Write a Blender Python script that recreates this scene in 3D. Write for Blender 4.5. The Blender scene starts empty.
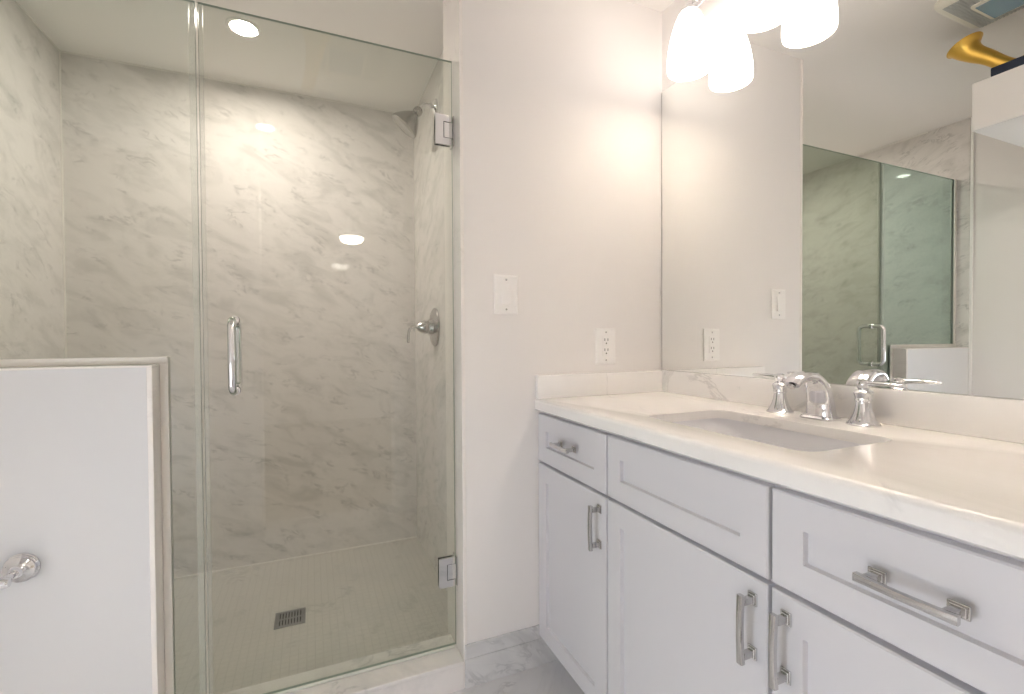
import bpy, bmesh, math, random
from mathutils import Vector, Matrix

# ------------------------------------------------------------------ camera, world, exposure
SC = bpy.context.scene
COL = SC.collection
H = 1.11                                     # eye height above the bathroom floor
YAW, PITCH, ROLL, FPX = 23.1693, 0.928, -0.3349, 468.75

def make_camera():
    a, p, ro = math.radians(YAW), math.radians(PITCH), math.radians(ROLL)
    fw = Vector((math.sin(a), math.cos(a), 0)); r = Vector((math.cos(a), -math.sin(a), 0)); up = Vector((0, 0, 1))
    F = fw * math.cos(p) - up * math.sin(p); U = up * math.cos(p) + fw * math.sin(p)
    R2 = r * math.cos(ro) + U * math.sin(ro); U2 = U * math.cos(ro) - r * math.sin(ro)
    cd = bpy.data.cameras.new('camera'); cd.sensor_width = 36; cd.sensor_fit = 'HORIZONTAL'
    cd.lens = FPX / 1024 * 36; cd.clip_start = 0.01; cd.clip_end = 50
    co = bpy.data.objects.new('camera', cd); COL.objects.link(co)
    m = Matrix((R2, U2, -F)).transposed().to_4x4(); m.translation = Vector((0, 0, H))
    co.matrix_world = m
    SC.camera = co
make_camera()

SC.view_settings.view_transform = 'Standard'
SC.view_settings.look = 'None'
SC.view_settings.gamma = 1.0
SC.view_settings.use_curve_mapping = False
SC.view_settings.exposure = 1.31
SC.cycles.max_bounces = 14
SC.cycles.diffuse_bounces = 9
SC.cycles.glossy_bounces = 8
SC.cycles.transparent_max_bounces = 24
SC.cycles.caustics_reflective = False

W = bpy.data.worlds.new('world'); SC.world = W; W.use_nodes = True
W.node_tree.nodes['Background'].inputs[0].default_value = (0.70, 0.82, 1.0, 1)
W.node_tree.nodes['Background'].inputs[1].default_value = 0.6

# lamp powers (built with their fittings; the pane and near hall lamp are added)
DOME_E, SHADE_E, LENS_E, PANE_E, HALL_FILL_W = 12.0, 2.15, 215.0, 3.4, 32.0
WARM2 = (1.0, 0.90, 0.825); COOL = (0.80, 0.88, 1.0)

def lamp(name, kind, loc, power, color, size=0.05, rot=None, parent=None):
    ld = bpy.data.lights.new(name, kind); ld.energy = power; ld.color = color
    if kind == 'AREA':
        ld.shape = 'DISK' if not isinstance(size, tuple) else 'RECTANGLE'
        if isinstance(size, tuple): ld.size, ld.size_y = size
        else: ld.size = size
    else: ld.shadow_soft_size = size
    o = bpy.data.objects.new(name, ld); COL.objects.link(o)
    o.location = loc
    if rot: o.rotation_euler = rot
    if parent: o.parent = parent; o.location = Vector(loc) - Vector(parent['_base'])
    return o

# ------------------------------------------------------------------ materials
def nt(name):
    m = bpy.data.materials.new(name); m.use_nodes = True
    n = m.node_tree.nodes; b = n['Principled BSDF']
    return m, n, m.node_tree.links, b

def plain(name, col, rough=0.5, metal=0.0, spec=0.5, coat=0.0):
    m, n, l, b = nt(name)
    b.inputs['Base Color'].default_value = (*col, 1); b.inputs['Roughness'].default_value = rough
    b.inputs['Metallic'].default_value = metal; b.inputs['Specular IOR Level'].default_value = spec
    b.inputs['Coat Weight'].default_value = coat
    return m

def paint(name, col, rough=0.55, bump=0.03):
    m, n, l, b = nt(name)
    tc = n.new('ShaderNodeTexCoord'); no = n.new('ShaderNodeTexNoise')
    no.inputs['Scale'].default_value = 220; no.inputs['Detail'].default_value = 3
    l.new(tc.outputs['Object'], no.inputs['Vector'])
    bp = n.new('ShaderNodeBump'); bp.inputs['Strength'].default_value = bump; bp.inputs['Distance'].default_value = 0.002
    l.new(no.outputs['Fac'], bp.inputs['Height']); l.new(bp.outputs['Normal'], b.inputs['Normal'])
    b.inputs['Base Color'].default_value = (*col, 1); b.inputs['Roughness'].default_value = rough
    return m

def marble(name, base, vein, rot=(0, 0, 0), scl=(1, 1, 1), scale=5.0, width=0.035, amount=0.7, cloud=0.25,
           rough=0.2, cloudcol=None, grout=None, spec=0.5, seed=0.0):
    m, n, l, b = nt(name)
    tc = n.new('ShaderNodeTexCoord'); mp = n.new('ShaderNodeMapping')
    mp.vector_type = 'TEXTURE'
    mp.inputs['Rotation'].default_value = rot; mp.inputs['Scale'].default_value = scl
    mp.inputs['Location'].default_value = (seed, seed * .7, seed * .3)
    l.new(tc.outputs['Object'], mp.inputs['Vector'])
    def noise(s, d, dist, r=0.6):
        q = n.new('ShaderNodeTexNoise'); q.inputs['Scale'].default_value = s; q.inputs['Detail'].default_value = d
        q.inputs['Distortion'].default_value = dist; q.inputs['Roughness'].default_value = r
        l.new(mp.outputs['Vector'], q.inputs['Vector']); return q.outputs['Fac']
    def math_(op, a, bv):
        q = n.new('ShaderNodeMath'); q.operation = op
        for i, v in enumerate((a, bv)):
            if isinstance(v, (int, float)): q.inputs[i].default_value = v
            else: l.new(v, q.inputs[i])
        return q.outputs[0]
    def rng(v, a0, a1, b0, b1):
        q = n.new('ShaderNodeMapRange'); q.interpolation_type = 'SMOOTHSTEP'
        for k, x in zip(('From Min', 'From Max', 'To Min', 'To Max'), (a0, a1, b0, b1)): q.inputs[k].default_value = x
        l.new(v, q.inputs['Value']); return q.outputs['Result']
    ridge = math_('ABSOLUTE', math_('SUBTRACT', noise(scale, 7, 1.1), 0.5), 0)
    line = rng(ridge, 0.0, width, 1.0, 0.0)
    mask = rng(noise(scale * .8, 3, .4), .50, .66, 0.0, 1.0)
    v = math_('MULTIPLY', math_('MULTIPLY', line, mask), amount)
    soft = rng(noise(scale * .55, 6, .8, .62), .42, .72, 0.0, cloud)
    def mix(f, c1, c2):
        q = n.new('ShaderNodeMix'); q.data_type = 'RGBA'; l.new(f, q.inputs[0])
        for i, c in ((6, c1), (7, c2)):
            if isinstance(c, tuple): q.inputs[i].default_value = (*c, 1)
            else: l.new(c, q.inputs[i])
        return q.outputs[2]
    c = mix(soft, base, cloudcol or vein)
    c = mix(v, c, vein)
    if grout:
        gw, gh, mort, gcol, off = grout
        br = n.new('ShaderNodeTexBrick'); br.offset = off; br.squash = 1.0
        br.inputs['Scale'].default_value = 1.0; br.inputs['Brick Width'].default_value = gw
        br.inputs['Row Height'].default_value = gh; br.inputs['Mortar Size'].default_value = mort
        br.inputs['Mortar Smooth'].default_value = 0.3
        br.inputs['Color1'].default_value = (0, 0, 0, 1); br.inputs['Color2'].default_value = (0.35, 0.35, 0.35, 1)
        l.new(tc.outputs['Object'], br.inputs['Vector'])
        # tiles differ a little from one to the next
        sep = n.new('ShaderNodeSeparateColor'); l.new(br.outputs['Color'], sep.inputs[0])
        c = mix(math_('MULTIPLY', sep.outputs[0], .35), c, cloudcol or vein)
        c = mix(br.outputs['Fac'], c, gcol)
    l.new(c, b.inputs['Base Color'])
    b.inputs['Roughness'].default_value = rough; b.inputs['Specular IOR Level'].default_value = spec
    return m

def glass_mat(name, tint, tint_edge):
    m = bpy.data.materials.new(name); m.use_nodes = True
    n = m.node_tree.nodes; l = m.node_tree.links; n.clear()
    out = n.new('ShaderNodeOutputMaterial'); mx = n.new('ShaderNodeMixShader')
    tr = n.new('ShaderNodeBsdfTransparent'); gl = n.new('ShaderNodeBsdfGlossy'); gl.inputs['Roughness'].default_value = 0.0
    lw = n.new('ShaderNodeLayerWeight'); lw.inputs['Blend'].default_value = 0.5
    p = n.new('ShaderNodeMath'); p.operation = 'POWER'; p.inputs[1].default_value = 5
    l.new(lw.outputs['Facing'], p.inputs[0])
    ma = n.new('ShaderNodeMath'); ma.operation = 'MULTIPLY_ADD'; ma.inputs[1].default_value = 0.955; ma.inputs[2].default_value = 0.045
    l.new(p.outputs[0], ma.inputs[0])
    mc = n.new('ShaderNodeMix'); mc.data_type = 'RGBA'
    mc.inputs[6].default_value = (*tint, 1); mc.inputs[7].default_value = (*tint_edge, 1)
    l.new(lw.outputs['Facing'], mc.inputs[0]); l.new(mc.outputs[2], tr.inputs[0])
    l.new(ma.outputs[0], mx.inputs[0]); l.new(tr.outputs[0], mx.inputs[1]); l.new(gl.outputs[0], mx.inputs[2])
    l.new(mx.outputs[0], out.inputs[0])
    return m

def vinyl(name):
    m, n, l, b = nt(name)
    b.inputs['Base Color'].default_value = (0.78, 0.80, 0.74, 1); b.inputs['Roughness'].default_value = 0.25
    b.inputs['Alpha'].default_value = 0.15
    return m

def emit(name, col, s):
    m, n, l, b = nt(name)
    b.inputs['Base Color'].default_value = (0.9, 0.88, 0.84, 1); b.inputs['Roughness'].default_value = 0.3
    b.inputs['Emission Color'].default_value = (*col, 1); b.inputs['Emission Strength'].default_value = s
    return m

M = dict(
    wall=paint('wall_paint', (0.83, 0.805, 0.785)),
    ceil=paint('ceiling_paint', (0.88, 0.855, 0.825), 0.7),
    low=paint('half_wall_paint', (0.73, 0.73, 0.735)),
    hall=paint('hall_paint', (0.75, 0.74, 0.72)),
    cab=plain('cabinet_lacquer', (0.665, 0.66, 0.69), 0.35),
    cabin=plain('cabinet_inside', (0.62, 0.61, 0.62), 0.5),
    kick=plain('toe_kick_board', (0.50, 0.50, 0.52), 0.5),
    white=plain('white_plastic', (0.90, 0.885, 0.865), 0.3),
    dark=plain('dark_slot', (0.05, 0.05, 0.05), 0.6),
    grille=plain('grille_plastic', (0.50, 0.52, 0.50), 0.5),
    cream=plain('cream_plastic', (0.80, 0.78, 0.68), 0.4),
    lens=plain('lens_blue_reflection', (0.22, 0.36, 0.44), 0.15),  # blue daylight reflection painted into the lens colour
    chrome=plain('polished_chrome', (0.80, 0.80, 0.82), 0.05, 1.0),
    headmetal=plain('worn_satin_chrome', (0.42, 0.41, 0.39), 0.25, 1.0),
    nickel=plain('brushed_nickel', (0.58, 0.57, 0.565), 0.18, 1.0),
    steel=plain('drain_steel', (0.36, 0.36, 0.36), 0.35, 1.0),
    alu=plain('channel_aluminium', (0.78, 0.75, 0.70), 0.35, 0.3),
    mirror=plain('mirror_silver', (0.93, 0.94, 0.925), 0.0, 1.0),
    edge=plain('glass_edge', (0.34, 0.40, 0.36), 0.1),
    seal=plain('clear_vinyl_seal', (0.62, 0.64, 0.56), 0.25),
    vinyl=vinyl('clear_vinyl'),
    ceramic=plain('white_ceramic', (0.80, 0.80, 0.83), 0.12, 0, 0.6),
    navy=plain('navy_cloth', (0.012, 0.022, 0.050), 0.6),
    paper=plain('page_edges', (0.05, 0.07, 0.12), 0.8),
    brass=plain('yellow_brass', (0.72, 0.45, 0.09), 0.28, 0.75),
    grout=plain('pale_grout', (0.82, 0.80, 0.76), 0.7),
    pane=emit('added_cool_pane', COOL, PANE_E),  # cool glow of the added low window
    shade=emit('lit_frosted_glass', WARM2, SHADE_E),
    rlens=emit('lit_downlight_lens', (1.0, 0.90, 0.80), LENS_E),
    shade_in=emit('lit_glass_inside', WARM2, 2.0),
    bulb=emit('lit_bulb', WARM2, 21.0),
    dome=emit('lit_dome_glass', (1.0, 0.90, 0.80), DOME_E),
    glass=glass_mat('shower_glass', (0.970, 0.972, 0.962), (0.50, 0.60, 0.50)),
    glass_fixed=glass_mat('screen_glass', (0.968, 0.974, 0.960), (0.60, 0.77, 0.73)),
)
TB, TV = (0.75, 0.725, 0.70), (0.36, 0.355, 0.345)
TC = (0.55, 0.54, 0.515)
M['tile_xz'] = marble('marble_tile_back', TB, TV, (0, math.radians(24), 0), (1.35, 1, .6), 13.0, .055, .50, .70, .03, TC, spec=.18)
M['tile_yz'] = marble('marble_tile_side', TB, TV, (math.radians(-24), 0, 0), (1, 1.35, .6), 13.0, .055, .50, .70, .03, TC, spec=.18, seed=3.1)
M['tile_trim'] = marble('marble_trim', (0.90, 0.86, 0.825), (0.66, 0.62, 0.60), (0, 0, 0), (1, 1, 1), 6, .03, .35, .15, .25)
M['curb'] = marble('marble_curb', (0.84, 0.81, 0.79), (0.50, 0.49, 0.49), (0, 0, .6), (1, 1, 1), 6, .05, .6, .4, .22)
M['base'] = marble('marble_base', (0.74, 0.735, 0.735), (0.45, 0.45, 0.46), (0, .6, 0), (1.4, 1, .7), 6, .04, .65, .6, .25)
M['floor'] = marble('marble_floor', (0.72, 0.715, 0.715), (0.42, 0.42, 0.43), (0, 0, .6), (1.4, .7, 1), 6, .04, .65, .6, .22,
                    grout=(.61, .305, .003, (0.60, 0.60, 0.60), .5))
M['mosaic'] = marble('marble_mosaic', (0.62, 0.60, 0.555), (0.36, 0.35, 0.325), (0, 0, .6), (1, 1, 1), 7, .04, .5, .5, .4, TC,
                     grout=(.027, .027, .0016, (0.54, 0.525, 0.485), 0.0))
M['counter'] = marble('marble_counter', (0.89, 0.875, 0.86), (0.52, 0.51, 0.51), (0, 0, math.radians(75)), (1.6, .6, 1), 3.4, .025, .50, .30, .20,
                      (0.74, 0.71, 0.68))

# ------------------------------------------------------------------ helpers
def mk(name, bm, mat, parent=None, smooth=False, edge=None):
    """one bmesh in room coordinates -> ONE object; a child shares its root's origin"""
    me = bpy.data.meshes.new(name)
    root = parent
    while root is not None and root.parent is not None: root = root.parent
    if root is not None: bmesh.ops.translate(bm, verts=bm.verts, vec=-Vector(root['_base']))
    bmesh.ops.recalc_face_normals(bm, faces=bm.faces)
    bm.to_mesh(me); bm.free()
    for m in (mat if isinstance(mat, (list, tuple)) else [mat]): me.materials.append(m)
    if smooth:
        for p in me.polygons: p.use_smooth = True
        me.set_sharp_from_angle(angle=math.radians(38))
    o = bpy.data.objects.new(name, me); COL.objects.link(o)
    if parent is not None: o.parent = parent
    return o

def thing(name, label, cat, base, group=None):
    o = bpy.data.objects.new(name, None); COL.objects.link(o)
    o.empty_display_size = .05
    o.location = base; o['_base'] = tuple(base); o['label'] = label; o['category'] = cat
    if group: o['group'] = group
    return o

def tag(o, label, cat, group=None):
    o['label'] = label; o['category'] = cat
    if group: o['group'] = group
    return o

def struct(name, bm, mat, smooth=False):
    o = mk(name, bm, mat, None, smooth); o['kind'] = 'structure'; return o

def recentre(o, base):
    """move the origin of a single-mesh thing to its base"""
    o.data.transform(Matrix.Translation(-Vector(base))); o.location = base; return o

def box(bm, lo, hi, bev=0.0, seg=2):
    r = bmesh.ops.create_cube(bm, size=1.0)
    lo, hi = Vector(lo), Vector(hi)
    for v in r['verts']:
        v.co = Vector([lo[i] + (v.co[i] + .5) * (hi[i] - lo[i]) for i in range(3)])
    if bev > 0:
        es = list({e for v in r['verts'] for e in v.link_edges})
        bmesh.ops.bevel(bm, geom=es, offset=bev, segments=seg, profile=.5, affect='EDGES')
    return bm

def B(lo, hi, bev=0.0, seg=2): return box(bmesh.new(), lo, hi, bev, seg)

def loft(bm, loops, cap0=True, cap1=True, closed=True):
    rows = [[bm.verts.new(p) for p in lp] for lp in loops]
    n = len(rows[0])
    for a, b in zip(rows, rows[1:]):
        for i in range(n if closed else n - 1):
            j = (i + 1) % n
            bm.faces.new((a[i], a[j], b[j], b[i]))
    if cap0: bm.faces.new(rows[0])
    if cap1: bm.faces.new(rows[-1])
    return bm

def lathe(bm, prof, centre, axis=(0, 0, 1), seg=32, cap0=True, cap1=True):
    """prof: (radius, distance along axis)"""
    ax = Vector(axis).normalized(); t = Vector((1, 0, 0)) if abs(ax.x) < .9 else Vector((0, 1, 0))
    u = ax.cross(t).normalized(); w = ax.cross(u); c = Vector(centre)
    loops = [[c + ax * d + (u * math.cos(2 * math.pi * k / seg) + w * math.sin(2 * math.pi * k / seg)) * max(r, 1e-5)
              for k in range(seg)] for r, d in prof]
    return loft(bm, loops, cap0, cap1)

def smooth_path(pts, n=8):
    """Catmull-Rom through the points (tuples of any length)"""
    P = [Vector(p) for p in pts]; P = [P[0] * 2 - P[1]] + P + [P[-1] * 2 - P[-2]]
    out = []
    for i in range(1, len(P) - 2):
        for k in range(n):
            t = k / n; a, b, c, d = P[i - 1], P[i], P[i + 1], P[i + 2]
            out.append(.5 * ((2 * b) + (c - a) * t + (2 * a - 5 * b + 4 * c - d) * t * t + (3 * b - a - 3 * c + d) * t ** 3))
    out.append(P[-2]); return out

def tube(bm, pts, rad, seg=14, side=None, rad2=None, power=2.0):
    """sweep an ellipse (or rounded rectangle, power > 2) along pts; side fixes the wide axis"""
    pts = [Vector(p) for p in pts]; n = len(pts)
    rad = rad if isinstance(rad, (list, tuple)) else [rad] * n
    rad2 = rad if rad2 is None else (rad2 if isinstance(rad2, (list, tuple)) else [rad2] * n)
    loops = []; prev = None
    for i, p in enumerate(pts):
        t = (pts[min(i + 1, n - 1)] - pts[max(i - 1, 0)]).normalized()
        s = Vector(side) if side else (prev if prev is not None else (Vector((0, 0, 1)) if abs(t.z) < .9 else Vector((1, 0, 0))))
        s = (s - t * s.dot(t)).normalized(); prev = s
        q = t.cross(s)
        lp = []
        for k in range(seg):
            a = 2 * math.pi * k / seg; ca, sa = math.cos(a), math.sin(a)
            e = 2 / power
            lp.append(p + s * rad[i] * math.copysign(abs(ca) ** e, ca) + q * rad2[i] * math.copysign(abs(sa) ** e, sa))
        loops.append(lp)
    return loft(bm, loops)

def rrect(x0, x1, y0, y1, r, z, n=6):
    pts = []
    for cx, cy, a0 in ((x1 - r, y1 - r, 0), (x0 + r, y1 - r, 90), (x0 + r, y0 + r, 180), (x1 - r, y0 + r, 270)):
        for k in range(n + 1):
            a = math.radians(a0 + 90 * k / n); pts.append((cx + r * math.cos(a), cy + r * math.sin(a), z))
    return pts

# ------------------------------------------------------------------ the setting
D = 1.42            # wall with the switch
MX = 1.232          # vanity wall
XN = 0.4336         # right side of the shower opening
G = 1.49            # shower glass plane
YB, XL, XR = 2.589, -0.965, 0.5274
CE = 2.341          # ceiling height
SF = 0.016          # shower floor
XE, YH0, YH1, ZH = -0.364, 1.422, 1.560, 1.051      # half wall: free end, front, back, top
YD = -0.12          # wall with the doorway
CURB = 0.092

struct('wall_back', B((XN + .010, D, 0), (MX + .12, 1.60, CE)), M['wall'])
struct('wall_right', B((MX, YD - .12, 0), (MX + .12, D, CE)), M['wall'])
bm = bmesh.new()
LX0, LX1, LW = XL - .14, XL - .012, (-.04, .53, .28, .98)      # added low window, out of view, for cool light: y0, y1, z0, z1
box(bm, (LX0, YD - .12, 0), (LX1, LW[0], CE)); box(bm, (LX0, LW[1], 0), (LX1, YB + .12, CE))
box(bm, (LX0, LW[0], 0), (LX1, LW[1], LW[2])); box(bm, (LX0, LW[0], LW[3]), (LX1, LW[1], CE))
struct('wall_left', bm, M['wall'])
bm = bmesh.new()
for y in (LW[0], LW[1] - .035): box(bm, (LX1 - .05, y, LW[2]), (LX1 - .015, y + .035, LW[3]), .003)
for z in (LW[2], (LW[2] + LW[3]) / 2 - .018, LW[3] - .035): box(bm, (LX1 - .05, LW[0] + .035, z), (LX1 - .015, LW[1] - .035, z + .035), .003)
struct('added_window_1', bm, M['white'])
struct('added_window_2', B((LX1 - .075, LW[0], LW[2]), (LX1 - .06, LW[1], LW[3])), M['pane'])  # added glowing pane, unseen, throws cool light on the cabinets
struct('ceiling', B((XL - .14, YD - .12, CE), (MX + .12, YB + .12, CE + .1)), M['ceil'])
struct('floor', B((XL - .14, YD - .12, -.1), (MX + .12, D, 0)), M['floor'])
struct('floor_shower', B((XL - .12, D + .13, -.1), (XR + .1, YB + .12, SF)), M['mosaic'])
struct('wall_shower_back', B((XL - .012, YB, 0), (MX, YB + .12, CE)), M['tile_xz'])
bm = B((XL - .012, D + .002, 0), (XL, YB, CE), .002, 1)
struct('wall_shower_left', bm, M['tile_yz'])
struct('wall_shower_right', B((XR, 1.60, 0), (MX, YB, CE)), M['tile_yz'])
struct('trim_1', B((XL - .011, D - .012, 0), (XL - .001, D + .002, CE), .003), M['white'])
# marble lining of the opening, and the curb below it
struct('trim_2', B((XN, D - .003, 0), (XN + .012, 1.61, CE), .002), M['tile_trim'])
bm = bmesh.new()
box(bm, (XL - .011, D - .004, -.05), (XN - .0005, D + .135, CURB - .014))
box(bm, (XL - .011, D - .010, CURB - .014), (XN - .0005, D + .145, CURB), .003)
struct('trim_3', bm, M['curb'])
# half wall with its marble cap and end
struct('wall_half', B((XL - .011, YH0, 0), (XE - .012, YH1, ZH - .005)), M['low'])
bm = bmesh.new()
box(bm, (XL - .011, YH0 - .004, ZH - .005), (XE, YH1 + .004, ZH), .001)
box(bm, (XE - .012, YH0 - .004, CURB), (XE, YH1 + .004, ZH - .005), .002)
struct('trim_4', bm, M['tile_trim'])
struct('trim_5', B((XL, YH1, 0), (XE - .001, YH1 + .010, ZH - .01)), M['tile_xz'])
# marble base under the switch, two courses
bm = bmesh.new()
box(bm, (XN + .003, D - .006, 0), (0.83, D, CURB - .0004), .0008)
box(bm, (XN + .003, D - .006, CURB + .0004), (0.83, D, 0.139), .0015)
struct('baseboard_back', bm, M['base'])
# pale caulk lines in the shower corners
bm = bmesh.new()
box(bm, (XL, YB - .005, SF), (XL + .005, YB, CE))
box(bm, (XL, YB - .006, SF), (XR, YB, SF + .005))
box(bm, (XL, YB - .004, CE - .006), (XR, YB, CE))
box(bm, (XL, D + .2, CE - .006), (XL + .004, YB, CE))
struct('trim_6', bm, M['grout'])

# doorway wall behind the camera and the hall beyond it
DX0, DX1, DH = -0.27, 0.49, 2.04
bm = bmesh.new()
box(bm, (XL - .14, YD - .12, 0), (DX0, YD, CE)); box(bm, (DX1, YD - .12, 0), (MX, YD, CE)); box(bm, (DX0, YD - .12, DH), (DX1, YD, CE))
struct('wall_front', bm, M['wall'])
bm = bmesh.new()
for y0, y1 in ((YD - .001, YD + .018), (YD - .138, YD - .119)):
    box(bm, (DX0 - .065, y0, 0), (DX0, y1, DH + .065), .004); box(bm, (DX1, y0, 0), (DX1 + .065, y1, DH + .065), .004)
    box(bm, (DX0, y0, DH), (DX1, y1, DH + .065), .004)
struct('door_1', bm, M['white'])
HX0, HX1, HY0, HY1 = -1.3, 1.7, -4.0, YD - .12
struct('floor_hall', B((HX0, HY0, -.1), (HX1, HY1, 0)), plain('hall_carpet', (0.30, 0.27, 0.23), .9))
struct('ceiling_hall', B((HX0, HY0, CE), (HX1, HY1, CE + .1)), M['hall'])
struct('wall_hall_left', B((HX0 - .1, HY0, 0), (HX0, HY1, CE)), M['hall'])
struct('wall_hall_right', B((HX1, HY0, 0), (HX1 + .1, HY1, CE)), M['hall'])
struct('wall_hall_end', B((HX0, HY0 - .1, 0), (HX1, HY0, CE)), M['hall'])

# ------------------------------------------------------------------ vanity cabinets
XF = 0.700                                    # door faces
ZD0, ZD1, ZB0, ZB1 = 0.703, 0.8605, 0.104, 0.694   # drawer front, door front

def shaker(y0, y1, z0, z1, stile=.055, rail=.055, depth=.009, th=.019):
    """a frame-and-panel front facing -X"""
    bm = bmesh.new(); x = XF; e = .0025
    def L(y0, y1, z0, z1, x): return [(x, y0, z0), (x, y1, z0), (x, y1, z1), (x, y0, z1)]
    s, r = stile, rail
    loft(bm, [L(y0, y1, z0, z1, x + th), L(y0, y1, z0, z1, x + e), L(y0 + e, y1 - e, z0 + e, z1 - e, x),
              L(y0 + s, y1 - s, z0 + r, z1 - r, x), L(y0 + s + .002, y1 - s - .002, z0 + r + .002, z1 - r - .002, x + depth)])
    return bm

def pull_parts(parent, c, length, vertical):
    """square-post bar pull: stepped back plates, posts and a gently bowed square bar"""
    c = Vector(c); ax = Vector((0, 0, 1)) if vertical else Vector((0, 1, 0)); ot = Vector((0, 1, 0)) if vertical else Vector((0, 0, 1))
    def bx(bm, p, half_a, half_o, x0, x1, bev):
        cs = [p + ax * (sa * half_a) + ot * (so * half_o) for sa in (-1, 1) for so in (-1, 1)]
        lo = Vector([min(v[i] for v in cs) for i in range(3)]); hi = Vector([max(v[i] for v in cs) for i in range(3)])
        lo.x, hi.x = x0, x1; box(bm, lo, hi, bev)
    h = mk('pull', pull_bar(c, length, ax, ot), M['nickel'], parent, True)
    for s in (-1, 1):
        bm = bmesh.new(); p = c + ax * (s * (length / 2 - .012))
        bx(bm, p, .0112, .0088, XF - .003, XF + .0005, .001)
        bx(bm, p, .0085, .0066, XF - .006, XF - .0025, .001)
        bx(bm, p, .0058, .0050, XF - .025, XF - .005, .001)
        mk('mounting_post', bm, M['nickel'], h)
    return h

def pull_bar(c, length, ax, ot):
    pts = []; wa = []; wb = []
    n = 14
    for i in range(n + 1):
        t = i / n * 2 - 1
        p = Vector(c) + ax * (t * length / 2); p.x = XF - .029 - .0025 * (1 - t * t)
        pts.append(p); k = .0049 + .0009 * abs(t) ** 3; wa.append(k); wb.append(.0047)
    bm = bmesh.new(); tube(bm, pts, wa, 16, tuple(ot), wb, 7.0); return bm

def cabinet(label, y0, y1, cat='cabinet', has_drawer_pull=True, dlen=.111, door_pull_side=-1, wallside=0.0):
    c = thing('base_cabinet', label, cat, ((XF + MX) / 2, (y0 + y1) / 2, 0), 'base cabinets of the vanity')
    bm = bmesh.new()
    yb1 = y1 - .001; yb0 = y0 + .001
    t = .016
    for a, b in ((yb0, yb0 + t), (yb1 - t, yb1)):
        box(bm, (XF + .0192, a, .100), (MX - .004, b, .700)); box(bm, (XF + .0192, a, .700), (.765, b, .868))
    box(bm, (XF + .0192, yb0 + t, .100), (MX - .004, yb1 - t, .118)); box(bm, (MX - .016, yb0 + t, .118), (MX - .004, yb1 - t, .868))
    # face frame
    box(bm, (XF + .0192, yb0 + t, .118), (XF + .036, yb0 + .035, .868)); box(bm, (XF + .0192, yb1 - .035, .118), (XF + .036, yb1 - t, .868))
    for z0, z1 in ((.118, .125), (.680, .716), (.850, .868)): box(bm, (XF + .0192, yb0 + .035, z0), (XF + .036, yb1 - .035, z1))
    mk('body', bm, M['cab'], c)
    mk('toe_kick', B((XF + .075, yb0, 0), (XF + .09, yb1, .0995)), M['kick'], c)
    g0, g1 = y0 + .0036, y1 - .0036 - wallside
    dr = mk('drawer' if has_drawer_pull else 'false_drawer_front', shaker(g0, g1, ZD0, ZD1, rail=.052), M['cab'], c)
    if has_drawer_pull: pull_parts(dr, (XF, (g0 + g1) / 2, .788), dlen, False)
    do = mk('door', shaker(g0, g1, ZB0, ZB1), M['cab'], c)
    py = (g0 + .0275) if door_pull_side < 0 else (g1 - .0275)
    pull_parts(do, (XF, py, .611), .118, True)
    return c

Y1, Y2, Y3 = 1.018, 0.547, 0.134
cabinet('pale grey shaker cabinet against the switch wall, with a small drawer above its door', Y1, D - .001, wallside=-.001, dlen=.104)
cabinet('pale grey shaker sink cabinet, blank panel without a pull above its wide door', Y2, Y1, has_drawer_pull=False)
cabinet('pale grey shaker cabinet nearest the viewer, right of the sink cabinet', Y3, Y2, door_pull_side=1)

# ------------------------------------------------------------------ countertop with splashes, sink
CT0, CT1, CTS, XC = .872, .910, .886, .6884
SX0, SX1, SY0, SY1 = .792, 1.060, .545, .984
def counter():
    bm = bmesh.new(); r = .012; prof = []
    for k in range(5):
        a = math.radians(90 * k / 4); prof.append((r * (1 - math.cos(a)), CT0 + .004 - .0 + 0))
    outs = [(.004, CT0), (0, CT0 + .004)] + [(r * (1 - math.cos(math.radians(q))), CT1 - r + r * math.sin(math.radians(q))) for q in (0, 22, 45, 68, 90)]
    def outer(o, z): return rrect(XC + o, MX - .001, .095 + o, D - .001, .003, z, 1)
    loops = [outer(o, z) for o, z in outs]
    rows = [[bm.verts.new(p) for p in lp] for lp in loops]
    n = len(rows[0])
    for a, b in zip(rows, rows[1:]):
        for i in range(n): bm.faces.new((a[i], a[(i + 1) % n], b[(i + 1) % n], b[i]))
    ins = [(.004, CT1), (.0012, CT1 - .0012), (0, CT1 - .004), (0, CTS), (.04, CTS), (.04, CT0)]
    irows = [[bm.verts.new(p) for p in rrect(SX0 - o, SX1 + o, SY0 - o, SY1 + o, .036, z, 8)] for o, z in ins]
    m = len(irows[0])
    for a, b in zip(irows, irows[1:]):
        for i in range(m): bm.faces.new((a[i], a[(i + 1) % m], b[(i + 1) % m], b[i]))
    for ro, ri in ((rows[-1], irows[0]), (rows[0], irows[-1])):
        es = []
        for row in (ro, ri):
            for i in range(len(row)):
                e = bm.edges.get((row[i], row[(i + 1) % len(row)])) or bm.edges.new((row[i], row[(i + 1) % len(row)])); es.append(e)
        bmesh.ops.triangle_fill(bm, edges=es, use_beauty=True, use_dissolve=False)
    return bm
ct = thing('countertop', 'white marble countertop running along the mirror wall with an undermount sink opening', 'countertop', ((XC + MX) / 2, .77, CT0))
mk('slab', counter(), M['counter'], ct, True)
mk('backsplash', B((MX - .020, .095, CT1), (MX - .001, D - .0215, .991), .003), M['counter'], ct, True)
mk('side_splash', B((XC + .002, D - .021, CT1), (MX - .001, D - .001, .989), .003), M['counter'], ct, True)

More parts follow.
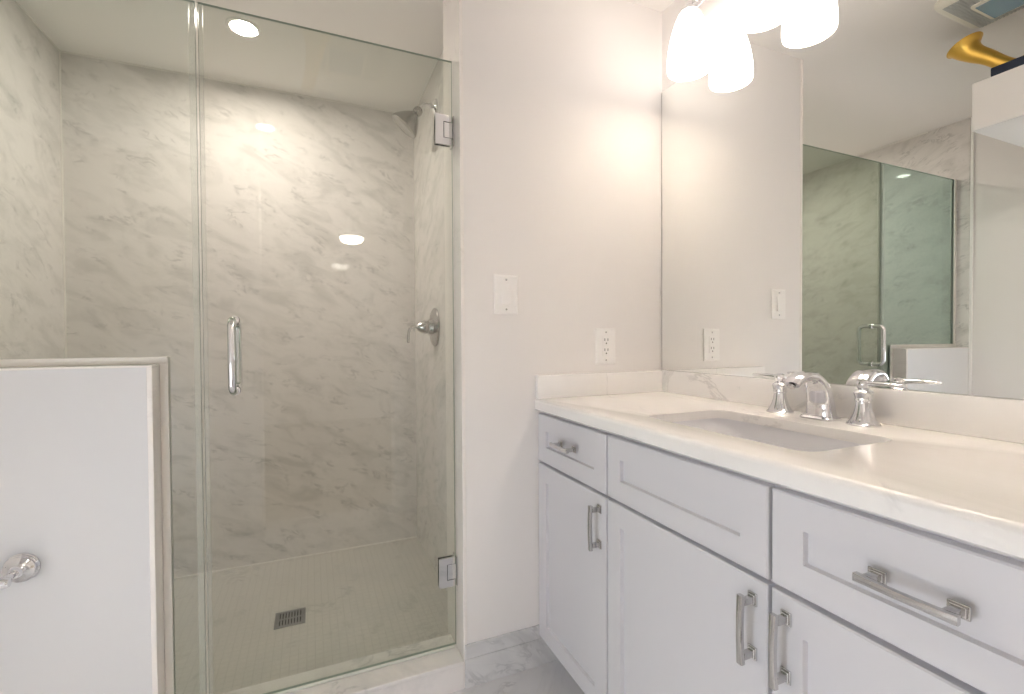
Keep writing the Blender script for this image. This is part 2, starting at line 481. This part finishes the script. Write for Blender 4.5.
def basin():
    bm = bmesh.new()
    ins = [(-.009, 0, .044), (-.006, -.006, .046), (.004, -.04, .05), (.010, -.10, .05), (.022, -.128, .055), (.045, -.140, .06), (.095, -.146, .03)]
    loops = [rrect(SX0 + o, SX1 - o, SY0 + o, SY1 - o, max(.02, r), CTS - .0005 + z, 8) for o, z, r in ins]
    out = [(-.022, 0, .07), (-.022, -.012, .07), (-.010, -.03, .06), (-.004, -.10, .06), (.015, -.145, .06), (.09, -.158, .03)]
    lo = [rrect(SX0 + o, SX1 - o, SY0 + o, SY1 - o, r, CTS - .0005 + z, 8) for o, z, r in out]
    loft(bm, loops[::-1] + lo)
    return bm
sk = thing('sink', 'white rectangular undermount basin set into the marble countertop', 'sink', ((SX0 + SX1) / 2, (SY0 + SY1) / 2, CTS - .16))
mk('basin', basin(), M['ceramic'], sk, True)
bm = bmesh.new()
lathe(bm, [(.004, .002), (.020, .002), (.026, .003), (.030, .001), (.030, -.002)], (.935, .755, CTS - .1455), (0, 0, 1), 28)
mk('sink_drain', bm, M['chrome'], sk, True)

# ------------------------------------------------------------------ faucet
def faucet():
    fx = 1.158; z = CT1
    f = thing('faucet', 'polished chrome widespread faucet with arched spout and two lever handles behind the sink', 'faucet', (fx, .764, z))
    # spout: flared foot, broad neck that arches over the basin and narrows to a downward mouth
    bm = bmesh.new()
    loft(bm, [rrect(fx - .033 + o, fx + .028 - o, .764 - .041 + o, .764 + .041 - o, .018 - o * .4, z + h, 5)
              for o, h in ((0, 0), (0, .004), (.003, .007), (.006, .009))])
    ctrl = [(fx + .000, z + .006, .0350, .0240), (fx - .001, z + .024, .0325, .0225), (fx - .004, z + .050, .0300, .0200), (fx - .014, z + .080, .0275, .0170),
            (fx - .036, z + .101, .0255, .0135), (fx - .064, z + .107, .0240, .0115), (fx - .090, z + .101, .0220, .0100), (fx - .106, z + .088, .0190, .0092)]
    path = smooth_path([(a, b, 0) for a, b, _, _ in ctrl], 6); rr = smooth_path([(c, d, 0) for _, _, c, d in ctrl], 6)
    tube(bm, [(p.x, .764, p.y) for p in path], [v.x for v in rr], 22, (0, 1, 0), [v.y for v in rr], 2.6)
    sp = mk('spout', bm, M['chrome'], f, True)
    bm = bmesh.new(); lathe(bm, [(.0085, 0), (.0085, -.006), (.006, -.006)], (fx - .1062, .764, z + .086), (0.7, 0, 1), 16)
    mk('aerator', bm, M['nickel'], sp, True)
    for y, s in ((.874, 1), (.667, -1)):
        bm = bmesh.new()
        lathe(bm, [(.0335, 0), (.0335, .003), (.0300, .006), (.0255, .013), (.0205, .024), (.0170, .036), (.0152, .047), (.0150, .053),
                   (.0168, .055), (.0170, .058), (.0162, .061), (.0188, .070), (.0196, .074), (.0180, .077), (.0120, .081), (.0090, .083)], (fx, y, z), (0, 0, 1), 32)
        hb = mk('handle', bm, M['chrome'], f, True)
        bm = bmesh.new()
        lathe(bm, [(.0005, .1045), (.006, .1040), (.0120, .1020), (.0152, .097), (.0152, .091), (.0125, .085), (.0095, .081)], (fx, y, z), (0, 0, 1), 24)
        pts = smooth_path([(fx, y, z + .094), (fx - .001, y + s * .018, z + .0955), (fx - .002, y + s * .045, z + .097), (fx - .003, y + s * .062, z + .0968), (fx - .003, y + s * .080, z + .0965)], 5)
        n = len(pts)
        wide = [.0075 + .0035 * math.sin(math.pi * min(1, i / (n - 1) * 1.0) ** 1.6) for i in range(n)]
        thin = [.0065 - .0025 * (i / (n - 1)) for i in range(n)]
        wide[-1] *= .55; thin[-1] *= .5
        tube(bm, pts, wide, 16, (1, 0, 0), thin, 2.3)
        mk('lever', bm, M['chrome'], hb, True)
faucet()

# ------------------------------------------------------------------ mirror and vanity lamp
mz0, mz1 = .9915, 2.038
mir = thing('wall_mirror', 'large frameless rectangular mirror above the white backsplash', 'mirror', (MX, .76, mz0))
mk('mirror_glass', B((MX - .006, .107, mz0 + .0005), (MX - .0030, D - .0055, mz1)), M['mirror'], mir)
mk('backing', B((MX - .0030, .105, mz0), (MX - .0005, D - .0008, mz1 + .001)), plain('mirror_backing', (0.13, 0.13, 0.12), .4), mir)

def vanity_light():
    ys = (1.180, .908, .636, .364); zb = 1.977; xs = MX - .097
    v = thing('vanity_light', 'wall lamp with frosted glass bell shades and chrome arms over the mirror', 'lamp', (MX, .772, 2.19))
    mk('back_plate', B((MX - .018, .672, 2.15), (MX - .001, .872, 2.27), .005), M['chrome'], v, True)
    bm = bmesh.new()
    tube(bm, [(MX - .05, ys[3] - .03, 2.21), (MX - .05, .772, 2.21), (MX - .05, ys[0] + .03, 2.21)], .010, 14)
    tube(bm, [(MX - .015, .772, 2.21), (MX - .05, .772, 2.21)], .012, 14)
    mk('crossbar', bm, M['chrome'], v, True)
    for y in ys:
        bm = bmesh.new()
        pts = smooth_path([(MX - .05, y, 2.21), (MX - .062, y, 2.212), (MX - .078, y, 2.206), (xs + .010, y, 2.190), (xs + .001, y, 2.172), (xs, y, 2.150)], 5)
        tube(bm, pts, .0052, 12)
        bm2 = bmesh.new()
        lathe(bm2, [(.0075, .218), (.0115, .214), (.0125, .206), (.020, .199), (.0275, .192), (.0285, .186), (.0265, .183)], (xs, y, zb), (0, 0, 1), 28)
        arm = mk('arm', bm, M['chrome'], v, True)
        mk('socket_cap', bm2, M['chrome'], v, True)
        bm3 = bmesh.new()
        outp = [(.0265, .187), (.033, .178), (.0425, .158), (.0520, .130), (.0600, .098), (.0660, .064), (.0688, .036), (.0692, .018), (.0680, .004), (.0668, 0)]
        inp = [(.0650, .001), (.0668, .018), (.0662, .036), (.0635, .064), (.0575, .098), (.0495, .130), (.0400, .158), (.030, .176), (.0235, .184)]
        lathe(bm3, outp + inp, (xs, y, zb), (0, 0, 1), 40, True, True)
        sh = mk('glass_shade', bm3, [M['shade'], M['shade_in']], v, True)
        for p in sh.data.polygons:
            c = p.center + Vector((MX - xs, .772 - y, 0))
            if p.normal.x * c.x + p.normal.y * c.y < 0: p.material_index = 1
        bm4 = bmesh.new()
        lathe(bm4, [(.0005, .062), (.012, .066), (.022, .078), (.027, .095), (.024, .112), (.016, .130), (.013, .150), (.013, .180)], (xs, y, zb), (0, 0, 1), 20)
        mk('light_bulb', bm4, M['bulb'], sh, True)
vanity_light()

# ------------------------------------------------------------------ shower glass
def poly_prism(pts, y0, y1):
    bm = bmesh.new()
    a = [bm.verts.new((x, y0, z)) for x, z in pts]; b = [bm.verts.new((x, y1, z)) for x, z in pts]
    bm.faces.new(a); bm.faces.new(b[::-1])
    for i in range(len(pts)): bm.faces.new((a[i], b[i], b[(i + 1) % len(pts)], a[(i + 1) % len(pts)]))
    return bm
def glass_obj(name, pts, parent, g='glass'):
    o = mk(name, poly_prism(pts, G - .005, G + .005), [M[g], M['edge']], parent)
    for p in o.data.polygons:
        if abs(p.normal.y) < .5: p.material_index = 1
    return o
GT = 2.012; XJ = -.2705
dz0 = CURB + .012
door = thing('shower_door', 'frameless clear glass shower door hinged on the right of the opening', 'shower door', (.42, G, dz0))
glass_obj('glass_pane', [(XJ + .003, dz0), (.429, dz0), (.429, GT), (XJ + .003, GT)], door)
mk('edge_seal', B((XJ - .001, G - .0075, dz0), (XJ + .013, G + .0075, GT - .002), .001), M['vinyl'], door)
bm = bmesh.new(); box(bm, (XJ + .004, G - .007, dz0 - .010), (.424, G + .007, dz0 - .0002), .002)
mk('bottom_sweep', bm, M['seal'], door)
for z in (1.786, .350):
    bm = bmesh.new()
    hh = .0475
    # plate on the glass with a notch for the pivot block, front and back
    for y0, y1 in ((G - .012, G - .0052), (G + .0052, G + .012)):
        L = [(.372, z - hh), (.424, z - hh), (.424, z - .026), (.398, z - .026), (.398, z + .026), (.424, z + .026), (.424, z + hh), (.372, z + hh)]
        q = poly_prism(L, y0, y1); me_ = bpy.data.meshes.new('t'); q.to_mesh(me_); q.free(); bm.from_mesh(me_); bpy.data.meshes.remove(me_)
    hg = mk('hinge', bm, M['chrome'], door)
    bm = bmesh.new()
    box(bm, (.400, G - .011, z - .0245), (XN - .005, G + .011, z + .0245), .0015)
    mk('pivot_block', bm, M['chrome'], hg)
    mk('wall_plate', B((XN - .0045, G - .014, z - hh), (XN - .0005, G + .028, z + hh), .001), M['nickel'], hg)
# back-to-back D pulls
hx, hz, hl = -.194, 1.070, .0970
bm = bmesh.new()
def dpull(s):
    y0 = G + s * .0055; y1 = G + s * .058
    pts = [(hx, y0, hz - hl), (hx, G + s * .034, hz - hl)]
    for k in range(1, 7):
        a = math.radians(90 * k / 6); pts.append((hx, G + s * (.034 + .024 * math.sin(a)), hz - hl + .024 * (1 - math.cos(a))))
    for k in range(0, 7):
        a = math.radians(90 * k / 6); pts.append((hx, G + s * (.034 + .024 * math.cos(a)), hz + hl - .024 + .024 * math.sin(a)))
    pts.append((hx, y0, hz + hl))
    b = bmesh.new(); tube(b, pts, .0095, 16, (1, 0, 0)); return b
ph = mk('pull_handle', dpull(-1), M['chrome'], door, True)
mk('inner_pull_handle', dpull(1), M['chrome'], door, True)
bm = bmesh.new()
for zz in (hz - hl, hz + hl):
    for s in (-1, 1): lathe(bm, [(.0125, .0052), (.0125, .0085), (.0105, .0095)], (hx, G, zz), (0, s, 0), 18)
mk('washer', bm, M['chrome'], ph, True)

panel = thing('shower_screen', 'fixed clear glass shower screen notched over the half wall, left of the door', 'glass panel', (-.6, G, CURB))
XP = XJ - .004
glass_obj('glass_pane', [(XE + .006, CURB + .004), (XP, CURB + .004), (XP, GT), (XL + .006, GT), (XL + .006, ZH + .006), (XE + .006, ZH + .006)], panel, 'glass_fixed')
mk('edge_seal', B((XP - .014, G - .0075, CURB + .006), (XP + .0012, G + .0075, GT - .002), .001), M['vinyl'], panel)
bm = bmesh.new(); c = .019
def chan(bm, lo, hi): box(bm, (lo[0], G - .0105, lo[1]), (hi[0], G - .0052, hi[1]), .0008); box(bm, (lo[0], G + .0052, lo[1]), (hi[0], G + .0105, hi[1]), .0008)
chan(bm, (XE + .0005, CURB + .0005), (XE + c, ZH + .0004))
chan(bm, (XL + c, ZH + .0005), (XE + c, ZH + c))
chan(bm, (XL + .0005, ZH + .0005), (XL + c - .0002, GT))
mk('channel', bm, M['alu'], panel)

# ------------------------------------------------------------------ shower fittings
ys, zs = 2.085, 2.157
sh = thing('showerhead', 'chrome shower head on a bent arm high on the right shower wall', 'shower head', (XR, ys, zs))
bm = bmesh.new(); lathe(bm, [(.034, .0005), (.034, .004), (.028, .010), (.016, .015), (.012, .018)], (XR, ys, zs), (-1, 0, 0), 28)
mk('flange', bm, M['chrome'], sh, True)
bm = bmesh.new(); tube(bm, smooth_path([(XR - .004, ys, zs), (XR - .030, ys, zs + .001), (XR - .055, ys, zs - .006), (XR - .078, ys + .002, zs - .028)], 6), .0105, 14)
mk('arm', bm, M['chrome'], sh, True)
bm = bmesh.new()
lathe(bm, [(r * 1.14, d * 1.1) for r, d in [(.010, -.014), (.015, -.010), (.018, -.002), (.018, .010), (.015, .016), (.022, .024), (.033, .038), (.045, .056), (.054, .074), (.057, .084), (.056, .088), (.051, .0905), (.047, .0890), (.001, .0890)]],
      (XR - .080, ys + .003, zs - .032), (-.62, .16, -.74), 32)
mk('spray_head', bm, M['headmetal'], sh, True)

zv = 1.169; ys = 2.13
sv = thing('shower_valve', 'chrome round shower valve with a lever on the right shower wall', 'shower valve', (XR, ys, zv))
bm = bmesh.new(); lathe(bm, [(.088, .0005), (.088, .004), (.083, .010), (.056, .015), (.040, .018), (.034, .034), (.030, .036)], (XR, ys, zv), (-1, 0, 0), 36)
mk('escutcheon', bm, M['nickel'], sv, True)
bm = bmesh.new()
lathe(bm, [(.030, .030), (.030, .050), (.024, .070), (.014, .084), (.0005, .088)], (XR, ys, zv), (-1, 0, 0), 24)
tube(bm, smooth_path([(XR - .078, ys, zv), (XR - .108, ys, zv - .002), (XR - .122, ys, zv - .022), (XR - .126, ys, zv - .072)], 6), .0060, 12)
mk('lever', bm, M['nickel'], sv, True)

dx, dy = -.089, 2.027
dr = thing('shower_drain', 'square grey metal drain grate in the mosaic shower floor', 'drain', (dx, dy, SF))
bm = bmesh.new()
for lo, hi in (((dx - .055, dy - .055), (dx + .055, dy - .045)), ((dx - .055, dy + .045), (dx + .055, dy + .055)), ((dx - .055, dy - .045), (dx - .045, dy + .045)), ((dx + .045, dy - .045), (dx + .055, dy + .045))):
    box(bm, (*lo, SF + .0003), (*hi, SF + .005), .0008)
mk('frame', bm, M['steel'], dr)
bm = bmesh.new()
for k in range(9):
    x = dx - .042 + k * .0105; box(bm, (x - .003, dy - .0452, SF + .0012), (x + .003, dy + .0452, SF + .004))
box(bm, (dx - .045, dy - .003, SF + .001), (dx + .045, dy + .003, SF + .0035))
mk('grate', bm, M['steel'], dr)
mk('sump', B((dx - .0449, dy - .0449, SF + .0002), (dx + .0449, dy + .0449, SF + .0008)), M['dark'], dr)

rx, ry = -.230, 2.122
rl = thing('recessed_light', 'round white recessed downlight lit in the shower ceiling', 'ceiling light', (rx, ry, CE))
bm = bmesh.new(); lathe(bm, [(.062, -.0003), (.062, -.003), (.058, -.006), (.048, -.006), (.043, -.002)], (rx, ry, CE), (0, 0, 1), 40, False, False)
bm2 = bm; lathe(bm2, [(.062, -.0003), (.043, -.0003)], (rx, ry, CE), (0, 0, 1), 40, False, False)
mk('trim_ring', bm, M['white'], rl, True)
bm = bmesh.new(); lathe(bm, [(.0435, -.0006), (.0435, -.0026), (.001, -.0026)], (rx, ry, CE), (0, 0, 1), 32)
mk('lens', bm, M['rlens'], rl, True)

# ------------------------------------------------------------------ switch, outlet, paper holder
def plate(cx, cz, w, h):
    bm = bmesh.new(); y = D
    L = lambda i, yy: [(cx - w / 2 + i, yy, cz - h / 2 + i), (cx + w / 2 - i, yy, cz - h / 2 + i), (cx + w / 2 - i, yy, cz + h / 2 - i), (cx - w / 2 + i, yy, cz + h / 2 - i)]
    loft(bm, [L(0, y - .0003), L(0, y - .003), L(.0015, y - .0048), L(.006, y - .0062)])
    return bm
def screw(bm, x, z):
    lathe(bm, [(.0032, .0060), (.0032, .0072), (.002, .0078)], (x, D, z), (0, -1, 0), 12)
cx, cz = .586, 1.2565
sw = thing('light_switch', 'white rocker light switch on the wall beside the shower opening', 'light switch', (cx, D, cz))
pl = mk('wall_plate', plate(cx, cz, .084, .128), M['white'], sw)
bm = bmesh.new()
y = D - .0062
a = [(cx - .0165, y + .0005, cz - .033), (cx + .0165, y + .0005, cz - .033), (cx + .0165, y + .0005, cz + .033), (cx - .0165, y + .0005, cz + .033)]
b = [(cx - .016, y - .0065, cz - .0325), (cx + .016, y - .0065, cz - .0325), (cx + .016, y - .0015, cz + .0325), (cx - .016, y - .0015, cz + .0325)]
loft(bm, [a, b]); mk('rocker', bm, M['white'], sw)
for s in (-1, 1):
    bm = bmesh.new(); screw(bm, cx, cz + s * .048); mk('screw', bm, M['nickel'], pl, True)
cx, cz = .9725, 1.0835
ou = thing('power_outlet', 'white duplex power outlet low on the wall above the side splash', 'power outlet', (cx, D, cz))
pl = mk('wall_plate', plate(cx, cz, .084, .130), M['white'], ou)
for s in (-1, 1):
    bm = bmesh.new(); box(bm, (cx - .0165, D - .0080, cz + s * .018 - .0165), (cx + .0165, D - .0055, cz + s * .018 + .0165), .0008)
    rc = mk('receptacle', bm, M['white'], ou)
    bm = bmesh.new()
    for q in (-1, 1): box(bm, (cx + q * .0065 - .0012, D - .0084, cz + s * .018 + .001), (cx + q * .0065 + .0012, D - .0079, cz + s * .018 + .010))
    lathe(bm, [(.0027, .0078), (.0027, .0084)], (cx, D, cz + s * .018 - .0075), (0, -1, 0), 12)
    mk('slots', bm, M['dark'], rc)
    bm = bmesh.new(); screw(bm, cx, cz + s * .050); mk('screw', bm, M['nickel'], pl, True)

tx, tz = -.615, .595
tp = thing('paper_holder', 'chrome toilet paper holder post on the white half wall', 'toilet paper holder', (tx, YH0, tz))
bm = bmesh.new(); lathe(bm, [(.033, .0005), (.033, .004), (.031, .006), (.031, .009), (.0285, .011), (.0285, .014), (.024, .0165), (.015, .020), (.0105, .026), (.009, .034)], (tx, YH0, tz), (0, -1, 0), 36)
mk('flange', bm, M['chrome'], tp, True)
bm = bmesh.new()
tube(bm, [(tx, YH0 - .028, tz), (tx, YH0 - .075, tz)], [.0078, .0078], 14); lathe(bm, [(.0005, -.016), (.009, -.014), (.0125, -.006), (.0125, .006), (.009, .014), (.0005, .016)], (tx, YH0 - .080, tz), (1, 0, 0), 18)
mk('post', bm, M['chrome'], tp, True)
bm = bmesh.new(); tube(bm, [(tx - .01, YH0 - .080, tz), (tx - .16, YH0 - .080, tz)], .0070, 14)
lathe(bm, [(.0005, 0), (.009, .003), (.0115, .010), (.009, .017), (.0005, .020)], (tx - .155, YH0 - .080, tz), (-1, 0, 0), 16)
mk('roller_bar', bm, M['chrome'], tp, True)

# ------------------------------------------------------------------ seen in the mirror: fan, cabinet, brass horn, book
fx0, fx1, fy0, fy1 = .012, .332, .680, 1.006
ef = thing('exhaust_fan', 'cream ceiling exhaust fan with grille and blue light lens (painted reflection), seen in the mirror', 'exhaust fan', ((fx0 + fx1) / 2, (fy0 + fy1) / 2, CE))
bm = bmesh.new()
loft(bm, [rrect(fx0 + o, fx1 - o, fy0 + o, fy1 - o, .045, CE - h, 6) for o, h in ((0, .0005), (0, .010), (.006, .020), (.018, .026))])
mk('housing', bm, M['cream'], ef, True)
bm = bmesh.new()
box(bm, (fx0 + .028, fy0 + .028, CE - .0268), (fx1 - .028, fy1 - .028, CE - .0262))
for k in range(26):
    yy = fy0 + .032 + k * .0102; box(bm, (fx0 + .028, yy, CE - .0290), (fx1 - .028, yy + .0055, CE - .0266))
mk('grille', bm, M['grille'], ef)
bm = bmesh.new(); loft(bm, [rrect(fx0 + .060 + o, fx1 - .100 - o, fy0 + .050 + o, fy1 - .075 - o, .012, CE - h, 4) for o, h in ((0, .0292), (0, .034), (.008, .036))])
lf = mk('lens_frame', bm, M['cream'], ef, True)
mk('lens', B((fx0 + .072, fy0 + .062, CE - .039), (fx1 - .112, fy1 - .087, CE - .0362), .001), M['lens'], lf)

cbx1, cby1, cbz0, cbz1 = .100, .975, 1.902, 2.083
wc = thing('wall_cabinet', 'white overhead storage box reaching out from the left wall, seen at the mirror edge', 'cabinet', (XL - .012, .75, cbz0))
bm = bmesh.new(); box(bm, (XL - .0115, .555, cbz0), (cbx1 - .0185, cby1, cbz1), .002)
mk('body', bm, M['white'], wc)
mk('front_board', B((cbx1 - .018, .555, cbz0), (cbx1, cby1, cbz1), .002), M['white'], wc)
nb = mk('navy_book', B((.040, .62, cbz1 + .0005), (.097, .924, cbz1 + .034), .003), M['navy'])
tag(nb, 'narrow dark navy book lying on the front edge of the white overhead box', 'book'); recentre(nb, (.068, .77, cbz1 + .0005))
hn = thing('brass_horn', 'yellow brass horn with flared bell lying on the white overhead box', 'horn', (0, .87, cbz1 + .003))
# the bell opens upward past the box edge, the tube bends down and lies on the book
path = smooth_path([(.030, 1.029, 2.278), (.028, 1.018, 2.254), (.025, .997, 2.228), (.018, .961, 2.196), (.005, .918, 2.152), (-.012, .868, 2.118), (-.040, .800, 2.1085)], 6)
nr = len(path)
rad = [v.x for v in smooth_path([(.056, 0, 0), (.041, 0, 0), (.032, 0, 0), (.0265, 0, 0), (.0235, 0, 0), (.0225, 0, 0), (.0220, 0, 0)], 6)]
bm = bmesh.new()
def ring(i, r, k=28):
    t = (path[min(i + 1, nr - 1)] - path[max(i - 1, 0)]).normalized(); u = t.cross(Vector((1, 0, 0))).normalized(); w = t.cross(u)
    return [path[i] + (u * math.cos(2 * math.pi * q / k) + w * math.sin(2 * math.pi * q / k)) * r for q in range(k)]
loops = [ring(i, rad[i]) for i in range(nr - 1, -1, -1)] + [ring(i, rad[i] - .003) for i in range(0, nr - 8)]
loft(bm, loops)
mk('bell', bm, M['brass'], hn, True)
bm = bmesh.new(); rim = ring(0, .0555, 36); tube(bm, rim + rim[:2], .0024, 8)
mk('bell_rim', bm, M['brass'], hn, True)

# hall dome lamp seen reflected in the glass, and an added one nearer the door
def dome_light(x, y, label):
    dm = thing('dome_light', label, 'ceiling light', (x, y, CE), 'dome lights along the hall ceiling')
    bm = bmesh.new(); lathe(bm, [(.150, -.0005), (.150, -.020), (.140, -.024)], (x, y, CE), (0, 0, 1), 36)
    mk('base_ring', bm, M['nickel'], dm, True)
    bm = bmesh.new(); lathe(bm, [(.138, -.0245), (.130, -.050), (.105, -.078), (.060, -.096), (.002, -.102)], (x, y, CE), (0, 0, 1), 36)
    mk('glass_dome', bm, M['dome'], dm, True)
    return dm
dome_light(.45, -2.85, 'frosted dome ceiling light far down the hall, mirrored faintly in the shower glass')
near = dome_light(1.15, -1.05, 'added frosted dome ceiling light just outside the hall doorway, unseen, for fill light')
lamp('added_hall_fill', 'POINT', (1.15, -1.05, CE - .16), HALL_FILL_W, (1.0, .92, .84), .06, None, near)  # added point lamp, unseen, fills the bathroom through the doorway

for o in SC.objects:
    if '_base' in o: del o['_base']
